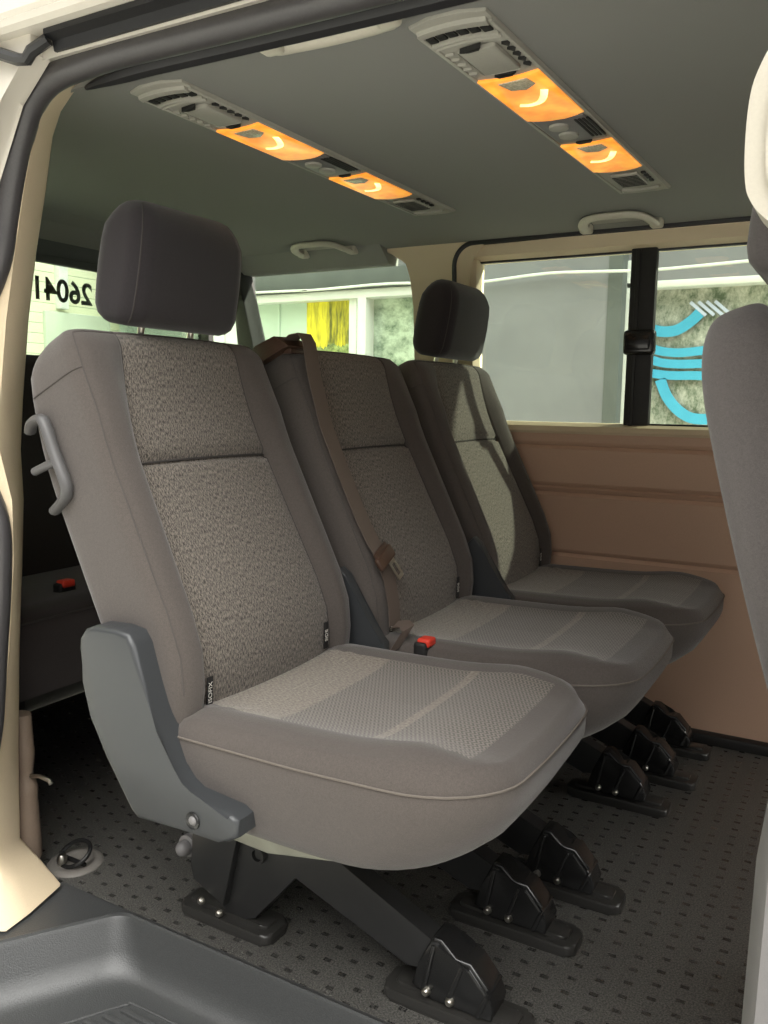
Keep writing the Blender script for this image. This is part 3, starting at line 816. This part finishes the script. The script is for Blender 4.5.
# seat belt hanging in front of the middle seat
sb = empty('seat_belt', (X2, Y2, 0)); tag(sb, 'brown grey seat belt webbing with metal tongue hanging over the middle backrest', 'seat belt')
def ribbon(b, pts, w, th=.0016):
    R = []
    pts = [(p if isinstance(p, Vector) else Vector(p), d) for p, d in pts]
    for p, d in pts:
        d = Vector(d).normalized(); i = len(R)
        R.append((p, d))
    rr = []
    for i, (p, d) in enumerate(R):
        tan = (R[min(i+1, len(R)-1)][0]-R[max(i-1, 0)][0]).normalized(); nn = tan.cross(d).normalized()
        rr.append([p-d*w/2-nn*th/2, p+d*w/2-nn*th/2, p+d*w/2+nn*th/2, p-d*w/2+nn*th/2])
    b.rings(rr)
def belt_pt(v, u, lift=.02): return bp(u, lift, v)
bv = [(.640, -.205, -.040), (.648, -.206, -.012), (.640, -.209, .014), (.618, -.212, .027), (.59, -.214, .030), (.55, -.215, .031), (.45, -.216, .031), (.35, -.216, .031), (.25, -.214, .030), (.20, -.210, .032), (.17, -.206, .036)]
b = MB(); ribbon(b, [(belt_pt(v, u, l), U) for v, u, l in bv], .046); wb = b.build('webbing', 'belt', sb)
bv = [(.165, -.205, .034), (.12, -.195, .028), (.07, -.190, .026), (.035, -.192, .03)]
b = MB(); ribbon(b, [(belt_pt(v, u, l), U) for v, u, l in bv], .044); 
ribbon(b, [(belt_pt(.035, -.192, .03), Vector((0, 1, .25))), (belt_pt(.03, -.20, .06), Vector((.3, 1, .35))), (belt_pt(.02, -.225, .085), Vector((.5, 1, .4))), (belt_pt(-.01, -.25, .07), Vector((.5, 1, .4)))], .03)
b.build('lap_webbing', 'belt', sb)
c = belt_pt(.165, -.204, .040)
def lm(c): 
    m = Matrix((U, T, N)).transposed().to_4x4(); m.translation = c; return m
b = MB(); b.box(-.036, .036, -.014, .012, -.005, .006, .004, 3); b.box(-.030, .030, .010, .022, -.003, .003, .002); t1 = b.build('tongue', 'belt_outlet', sb); t1.data.transform(lm(c) @ Matrix.Rotation(.35, 4, 'Z'))
b = MB(); b.box(.0, .006, -.052, -.010, -.001, .0015, .0005); b.box(.020, .026, -.052, -.010, -.001, .0015, .0005); b.box(.0, .026, -.056, -.048, -.001, .0015, .0005); b.box(0, .026, -.022, -.010, -.001, .0015, .0005)
t2 = b.build('tongue_blade', 'steel', t1); t2.data.transform(lm(c) @ Matrix.Rotation(.35, 4, 'Z'))

# third-row bench behind
rb = empty('rear_bench', (-1.39, 1.62, 0)); tag(rb, 'dark rear bench seat seen in the gap behind the door pillar', 'seat')
Wb = 1.34
b = MB(); R = []
pr = [(-.02, .31), (-.012, .36), (.0, .44), (-.004, .468), (-.02, .485), (-.06, .492), (-.25, .478), (-.46, .46), (-.47, .32), (-.40, .30), (-.06, .295)]
for yv, k in ((-Wb/2, .93), (-Wb/2+.015, .985), (-Wb/2+.04, 1), (0, 1), (Wb/2-.04, 1), (Wb/2-.015, .985), (Wb/2, .93)):
    R.append([Vector((-.23+(x+.23)*k, yv, .39+(z-.39)*k)) for x, z in pr])
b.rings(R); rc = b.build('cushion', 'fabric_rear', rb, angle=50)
b = MB(); b.tube([(-.002, -Wb/2+.03, .470), (-.002, Wb/2-.03, .470)], .002, 6); b.build('piping', 'seam', rc)
b = MB(); R = []
pr = [(-.40, .44), (-.40, .50), (-.50, .80), (-.545, .99), (-.565, 1.018), (-.60, 1.022), (-.625, 1.0), (-.60, .80), (-.52, .42)]
for yv, k in ((-Wb/2, .94), (-Wb/2+.02, .99), (-Wb/2+.05, 1), (0, 1), (Wb/2-.05, 1), (Wb/2-.02, .99), (Wb/2, .94)):
    R.append([Vector((-.5+(x+.5)*k, yv, .72+(z-.72)*k)) for x, z in pr])
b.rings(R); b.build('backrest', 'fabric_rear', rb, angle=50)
for yv in (-Wb/2+.12, Wb/2-.12, 0):
    b = MB(); b.prism([(-.42, .31), (-.10, .31), (-.06, .02), (-.12, .0), (-.40, .0), (-.46, .05)], XZ, yv-.03, yv+.03, .005); b.build('leg', 'steel_black', rb)
make_buckle(rb, -.402, -.105, .508, .03)

# front seat, back edge showing at the right
fs = empty('front_seat', (.10, 1.21, 0)); tag(fs, 'grey front seat at the right edge, seen from its door side', 'seat')
A2 = math.radians(19)
t2_, n2_ = Vector((-math.sin(A2), 0, math.cos(A2))), Vector((math.cos(A2), 0, math.sin(A2)))
b = MB(); R = []
FS = [(-.02, .22, .0, .10), (0, .235, -.01, .13), (.1, .24, -.015, .15), (.25, .24, -.01, .14), (.40, .238, 0, .125), (.48, .232, .008, .115), (.53, .215, .02, .105), (.555, .185, .035, .09), (.562, .15, .05, .075)]
for v, hw, nb, nf in smooth4(FS):
    r = min(.035, (nf-nb)*.45); p = []
    for cn, cu, a0 in ((nf-r, hw-r, 0), (nb+r, hw-r, PI/2), (nb+r, -hw+r, PI), (nf-r, -hw+r, 3*PI/2)):
        p += [(cn+r*math.cos(a0+PI/2*i/6), cu+r*math.sin(a0+PI/2*i/6)) for i in range(7)]
    R.append([Vector((-.115, 0, .47)) + t2_*v + n2_*n + U*u for n, u in p])
b.rings(R); b.build('backrest', 'fabric_front', fs, angle=55)
b = MB(); R = []
for z, i in ((.30, .03), (.32, .0), (.42, 0), (.455, .02), (.465, .06)):
    R.append([Vector((x, y, z)) for x, y in ((-.13+i, -.24+i), (.36-i*1.2, -.24+i), (.40-i*1.2, -.18+i), (.40-i*1.2, .18-i), (.36-i*1.2, .24-i), (-.13+i, .24-i))])
b.rings(R); b.build('cushion', 'fabric_front', fs, angle=55)
make_headrest(fs, 0, 'fabric_front', Vector((-.115, 0, .47)) + t2_*.585 + n2_*.118, -.12, .27, .205, .105)
b = MB(); b.box(-.1, .33, -.19, .19, .0, .31, .02); b.build('seat_base', 'black_matte', fs)

# ------------------------------------------------------------------ roof consoles with vents and lamps
def console(x0, x1):
    """runs across the van; x0..x1 its width, local y 0 at the near end"""
    root = empty('roof_console', ((x0+x1)/2, 1.04, 1.401)); hw = (x1-x0)/2
    D = -.006
    p = [(-hw, -.004), (-hw+.012, -.012)] 
    out = [(-hw, .0), (-hw*.4, -.012), (hw*.4, -.012), (hw, .0), (hw, .975), (hw*.5, .985), (-hw*.5, .985), (-hw, .975)]
    b = MB(); b.prism(out, XY, D, .004, .004, 2)
    for s in (-1, 1): b.box(s*(hw-.004)-.003, s*(hw-.004)+.003, .02, .965, D-.003, D+.002, .001)
    b.build('bezel', 'liner_plastic', root, angle=35)
    # near end scoop with six slots
    b = MB(); R = []
    for yy, zz in ((.002, D+.002), (.005, D-.005), (.014, D-.007), (.022, D-.002)):
        R.append([Vector((-hw+.006+i*(2*hw-.012)/10, yy+.012*(1-((i-5)/5)**2)*-.6+.008, zz)) for i in range(11)] + [Vector((hw-.006-i*(2*hw-.012)/10, yy+.008, D+.002)) for i in range(11)])
    b.rings(R); b.build('end_scoop', 'liner_plastic', root, angle=50)
    for i in range(6):
        xx = -hw+.016+i*(2*hw-.032)/5; yy = .036-.006*(1-((i-2.5)/2.5)**2)
        b = MB(); b.box(xx-.0065, xx+.0065, yy-.007, yy+.009, D-.004, D-.001, .001); b.build('vent_slot', 'vent_dark', root)
    # curved lip
    for k, yy in enumerate((.055, .064)):
        b = MB(); b.tube([(-hw+.008+i*(2*hw-.016)/10, yy-.008*(1-((i-5)/5)**2), D-.003) for i in range(11)], .0035, 6); b.build('vent_lip', 'liner_plastic', root)
    # flap vent
    b = MB(); b.box(-hw*.48, hw*.55, .082, .175, D-.007, D, .006, 3); b.build('vent_flap', 'liner_plastic', root)
    b = MB(); b.prism([(-.020, .078), (.014, .073), (.008, .081), (-.008, .083)], XY, D-.009, D-.002); b.build('vent_slot', 'vent_dark', root)
    b = MB(); b.prism([(-.012, .178), (.020, .181), (.014, .188), (-.004, .189)], XY, D-.006, D-.002); b.build('vent_slot', 'vent_dark', root)
    for s in (-1, 1):
        for i in range(5):
            yy = .086+.019*i; xx = s*(hw*.76)
            b = MB(); b.prism([(xx-.004, yy), (xx+.008, yy+.002), (xx+.003, yy+.011)], XY, D-.005, D-.001)
            b.build('vent_slot', 'vent_dark' if s > 0 else 'liner_plastic', root)
    # lamps
    for y0, y1 in ((.196, .398), (.556, .758)):
        lp = [(-hw+.006, y0)] + [(-hw+.006+(2*hw-.012)*i/8, y0+.010*math.sin(PI*i/8)) for i in range(1, 8)] + [(hw-.006, y0), (hw-.006, y1-.006)] + [(hw-.006-(2*hw-.012)*i/8, y1-.006+.016*math.sin(PI*i/8)) for i in range(1, 8)] + [(-hw+.006, y1-.006)]
        b = MB(); b.prism(lp, XY, D-.005, D, .0015, 2); ln = b.build('lamp_lens', 'amber', root, angle=50)
        b = MB(); b.tube(smooth_path([(-.030, y0+.118, D-.004), (-.014, y0+.124, D-.004), (.004, y0+.118, D-.004), (.018, y0+.098, D-.004), (.030, y0+.070, D-.004)], 4), .006, 8, flat=(.002, .0075)); b.build('filament', 'filament', ln)
        b = MB(); b.prism([(-.024, y0+.018), (.024, y0+.014), (.028, y0+.040), (.008, y0+.056), (-.016, y0+.050)], XY, D-.007, D-.003, .002); b.build('clear_lens', 'clear_lens', ln)
        b = MB(); b.prism([(-.016, y0-.012), (.016, y0-.014), (.010, y0-.004), (-.012, y0-.003)], XY, D-.006, D-.002); b.build('vent_slot', 'vent_dark', root)
    # middle block: two round switches and a grille
    b = MB(); b.box(-hw+.012, hw-.012, .408, .540, D-.004, D, .002); b.build('switch_panel', 'handle_plastic', root)
    for yy in (.445, .495):
        b = MB(); b.lathe([(0, .006), (.010, .006), (.017, .004), (.018, 0), (0, 0)], (-.012, yy, D-.004), (0, 0, -1), 20); b.build('switch', 'liner_plastic', root)
    for i in range(4):
        b = MB(); b.box(hw*.45+.007*i-.002, hw*.45+.007*i+.002, .420, .520, D-.0055, D-.003); b.build('grille_slot', 'vent_dark', root)
    # far grille
    b = MB(); b.box(-hw*.55, hw*.5, .80, .895, D-.006, D, .003); b.build('vent_flap', 'liner_plastic', root)
    for i in range(8):
        b = MB(); b.box(-hw*.5, hw*.45, .81+.011*i, .814+.011*i, D-.0072, D-.005); b.build('grille_slot', 'vent_dark', root)
    for i in range(4):
        b = MB(); b.box(hw*.62, hw*.78, .80+.022*i, .812+.022*i, D-.005, D-.001, .001); b.build('vent_slot', 'vent_dark', root)
    b = MB(); b.tube([(-hw+.014+i*(2*hw-.028)/10, .93+.014*(1-((i-5)/5)**2), D-.002) for i in range(11)], .004, 6); b.build('vent_lip', 'liner_plastic', root)
    return root
c1 = console(-.548, -.436); c1.location.y = 1.036; c1.scale = (1, 1.022, 1); c1.rotation_euler = (0, 0, -.029)
c1.location.x = -.509
tag(c1, 'ceiling console with glowing amber lamps, the one closer to the front seat', 'ceiling lamp', 'roof consoles')
c2 = dup(c1); c2.location = (-1.018, 1.036, 1.401); c2.rotation_euler = (0, 0, -.004)
tag(c2, 'ceiling console with glowing amber lamps, behind the other, above the near headrest', 'ceiling lamp', 'roof consoles')

# grab handles at the roof edge
def handle(x, label, y=2.306, z=1.390, length=.185, amp=-.098, tilt=.008):
    """hinged at its two ends near the roof edge, folded flat against the headliner"""
    root = empty('grab_handle', (x, y, z)); tag(root, label, 'grab handle', 'roof grab handles'); h = length/2
    P = [(-h, 0, -.016), (-h+.004, amp*.45, -.014), (-h+.020, amp*.80, -.012+tilt*.6), (-h+.05, amp*.97, -.012+tilt), (0, amp, -.012+tilt), (h-.05, amp*.97, -.012+tilt), (h-.020, amp*.80, -.012+tilt*.6), (h-.004, amp*.45, -.014), (h, 0, -.016)]
    b = MB(); b.tube(smooth_path(P, 5), .011, 12, flat=(.008, .013)); b.build('grip', 'handle', root)
    for s in (-1, 1):
        b = MB(); b.box(s*h-.016, s*h+.016, -.016, .016, -.024, .004, .007, 3); b.build('mount', 'handle', root)
    b = MB(); b.prism([(-h+.02, amp*.1), (-h+.03, amp*.72), (h-.03, amp*.72), (h-.02, amp*.1)], XY, -.006+tilt*.3, .0, .001); b.build('recess', 'liner_plastic', root)
    return root
handle(-.605, 'curved roof grab handle above the wide side window')
handle(-1.535, 'curved roof grab handle above the quarter window')
g3 = handle(-.645, 'pale roof grab handle beside the rubber door seal', .963, 1.396, .18, .034, .004)

# ------------------------------------------------------------------ outside
b = MB(); b.box(-14, 10, -12, 14, -.60, -.55); tag(b.build('ground', 'ground', smooth=False), kind='structure')
YB = 4.6
bw = empty('building', (-1.5, YB, -.55)); tag(bw, 'grey rendered building with white framed windows across the yard, seen through the side glass', 'building')
def part(b, name, mat, root, **k): return bakerel(b.build(name, mat, **k), root)
b = MB(); b.box(-2.12, -1.155, YB-.12, YB+.3, -.55, 3.0); b.box(-9, -2.12, YB, YB+.3, 1.60, 3.0); b.box(-1.16, .6, YB-.02, YB+.3, 1.545, 3.0); b.box(-9, -2.12, YB, YB+.3, -.55, .55); b.box(-1.16, .6, YB, YB+.3, -.55, .3)
part(b, 'wall', 'facade', bw, smooth=False)
b = MB(); b.box(-9, -2.12, YB-.06, YB+.02, 1.60, 1.72, .01); part(b, 'fascia', 'facade_dark', bw)
b = MB(); b.box(-1.225, -1.152, YB-.125, YB-.02, -.55, 3.0); part(b, 'wall_return_shade', 'facade_dark', bw, smooth=False)  # darker grey strip standing in for the wall's shaded side face
b = MB(); b.box(-9, -3.26, YB+.06, YB+.12, .5, 1.56); b.box(-4.0, -3.96, YB+.05, YB+.07, .5, 1.56); b.box(-3.5, -3.48, YB+.05, YB+.07, .5, 1.56); part(b, 'panel', 'pale_panel', bw, smooth=False)
f = MB(); f.box(-9, -2.12, YB-.03, YB+.14, 1.545, 1.60, .008); f.box(-2.82, -2.755, YB-.03, YB+.12, .5, 1.56, .008); f.box(-2.90, -2.84, YB+.0, YB+.12, .5, 1.56, .008)
f.box(-2.16, -2.12, YB-.03, YB+.12, .5, 1.6, .008); fr = part(f, 'window_frame', 'frame_white', bw)
b = MB(); b.box(-2.755, -2.12, YB+.07, YB+.09, .5, 1.55); part(b, 'pane', 'bluewin', bw, smooth=False)
f = MB(); f.box(-1.158, -1.105, YB-.03, YB+.12, .3, 1.66, .008); f.box(-1.16, .6, YB-.03, YB+.12, 1.512, 1.548, .006); part(f, 'window_frame', 'frame_white', bw)
b = MB(); b.box(-1.11, .6, YB+.07, YB+.09, .3, 1.56); part(b, 'pane', 'green_reflection', bw, smooth=False)
b = MB(); b.box(-3.26, -2.86, YB+.055, YB+.065, .9, 1.55)
tag(b.build('poster', 'poster', smooth=False), 'yellow and green poster behind the building window, left of the white mullion', 'poster')
b = MB(); pts = [(-9, YB-.16, 1.66), (-3.7, YB-.16, 1.60), (-3.1, YB-.16, 1.59), (-2.5, YB-.16, 1.60), (-2.0, YB-.16, 1.575), (-1.55, YB-.16, 1.60), (-1.2, YB-.16, 1.59), (-.9, YB-.16, 1.585), (0, YB-.16, 1.62), (.6, YB-.16, 1.65)]
b.tube(smooth_path(pts, 4), .008, 6)
tag(b.build('cable', 'frame_white'), 'thin white cable strung along the grey building', 'cable')
sg = empty('window_sign', (-.8, YB+.045, 1.2)); tag(sg, 'blue curved line artwork on the building window, right of the black window post', 'sign')
def stroke(pts, w, mat='cyan'):
    b = MB(); ribbon(b, [(Vector((x, YB+.045, z)), (n[0], 0, n[1])) for x, z, n in pts], w, .004); return part(b, 'stroke', mat, sg)
def curve_stroke(P, w, mat='cyan'):
    P = smooth_path([(x, 0, z) for x, z in P], 6); out = []
    for i, p in enumerate(P):
        t = P[min(i+1, len(P)-1)]-P[max(i-1, 0)]; t.normalize(); out.append((p.x, p.z, (-t.z, t.x)))
    stroke(out, w, mat)
curve_stroke([(-1.06, 1.318), (-.98, 1.295), (-.90, 1.300), (-.83, 1.345), (-.79, 1.385)], .055)
curve_stroke([(-1.06, 1.235), (-1.0, 1.20), (-.92, 1.185), (-.84, 1.185), (-.70, 1.20)], .045)
curve_stroke([(-1.06, 1.165), (-.98, 1.135), (-.90, 1.125), (-.80, 1.125), (-.70, 1.13)], .045)
curve_stroke([(-1.06, 1.085), (-.98, 1.072), (-.90, 1.065), (-.80, 1.065), (-.70, 1.06)], .045)
curve_stroke([(-.97, 1.045), (-.93, .955), (-.87, .885), (-.80, .845), (-.72, .84)], .055)
for i in range(4): curve_stroke([(-.84+.04*i, 1.44), (-.76+.04*i, 1.37)], .016, 'lilac')

# pale slatted wall behind the van
sw = empty('garage_wall', (-5.0, 4.1, -.55)); tag(sw, 'pale green slatted wall with a white post behind the rear window', 'wall')
b = MB(); b.box(-5.12, -5.0, 0, 9, -.55, 3.2); part(b, 'cladding', 'slats', sw, smooth=False)
b = MB(); b.box(-5.02, -4.95, 4.08, 4.16, 1.52, 3.2, .01); part(b, 'post', 'frame_white', sw)
b = MB(); b.box(-5.01, -4.97, 3.97, 4.55, -.55, 1.50, .01); part(b, 'panel', 'slats_grey', sw)

# ------------------------------------------------------------------ light
w = bpy.data.worlds.new('sky'); S.world = w; w.use_nodes = True; nt = w.node_tree; nt.nodes.clear()
def wn(t, **k):
    n = nt.nodes.new(t)
    for a, v in k.items(): setattr(n, a, v)
    return n
tc = wn('ShaderNodeTexCoord'); sp = wn('ShaderNodeSeparateXYZ'); nt.links.new(tc.outputs['Generated'], sp.inputs[0])
rp = wn('ShaderNodeValToRGB'); mr = wn('ShaderNodeMapRange'); mr.inputs[1].default_value = -1; mr.inputs[2].default_value = 1
nt.links.new(sp.outputs[2], mr.inputs[0]); nt.links.new(mr.outputs[0], rp.inputs[0])
e = rp.color_ramp.elements; e[0].position = .64; e[0].color = (.34, .335, .32, 1); e[1].position = .80; e[1].color = (1, .985, .95, 1)
# a broad bright part of the sky over the open yard on the door side
dt = wn('ShaderNodeVectorMath', operation='DOT_PRODUCT'); nt.links.new(tc.outputs['Generated'], dt.inputs[0])
dv = Vector((.28, -.48, .83)).normalized(); dt.inputs[1].default_value = dv
mx = wn('ShaderNodeMath', operation='MAXIMUM'); nt.links.new(dt.outputs['Value'], mx.inputs[0]); mx.inputs[1].default_value = 0
pw = wn('ShaderNodeMath', operation='POWER'); nt.links.new(mx.outputs[0], pw.inputs[0]); pw.inputs[1].default_value = 9
ma = wn('ShaderNodeMath', operation='MULTIPLY_ADD'); nt.links.new(pw.outputs[0], ma.inputs[0]); ma.inputs[1].default_value = 10.5; ma.inputs[2].default_value = .8
d2 = wn('ShaderNodeVectorMath', operation='DOT_PRODUCT'); nt.links.new(tc.outputs['Generated'], d2.inputs[0]); d2.inputs[1].default_value = Vector((.90, .10, .40)).normalized()  # second, narrow bright spot added to the sky ahead to light the floor
m2 = wn('ShaderNodeMath', operation='MAXIMUM'); nt.links.new(d2.outputs['Value'], m2.inputs[0]); m2.inputs[1].default_value = 0
p2 = wn('ShaderNodeMath', operation='POWER'); nt.links.new(m2.outputs[0], p2.inputs[0]); p2.inputs[1].default_value = 40
m3 = wn('ShaderNodeMath', operation='MULTIPLY_ADD'); nt.links.new(p2.outputs[0], m3.inputs[0]); m3.inputs[1].default_value = 45.0; nt.links.new(ma.outputs[0], m3.inputs[2])
bg = wn('ShaderNodeBackground'); nt.links.new(m3.outputs[0], bg.inputs[1]); nt.links.new(rp.outputs[0], bg.inputs[0])
wo = wn('ShaderNodeOutputWorld'); nt.links.new(bg.outputs[0], wo.inputs[0])

def sun(name, d, e, ang, col):
    l = bpy.data.lights.new(name, 'SUN'); l.energy = e; l.angle = math.radians(ang); l.color = col
    o = bpy.data.objects.new(name, l); COL.objects.link(o)
    o.rotation_mode = 'QUATERNION'; o.rotation_quaternion = Vector(d).normalized().to_track_quat('-Z', 'Y'); return o
sun('sun', (-1.6, -1.0, -1.1), 16.0, 2, (1, .95, .82))

vs = S.view_settings; S.display_settings.display_device = 'sRGB'
vs.view_transform = 'Standard'; vs.look = 'None'; vs.exposure = 0.0; vs.gamma = 1.0; vs.use_curve_mapping = False
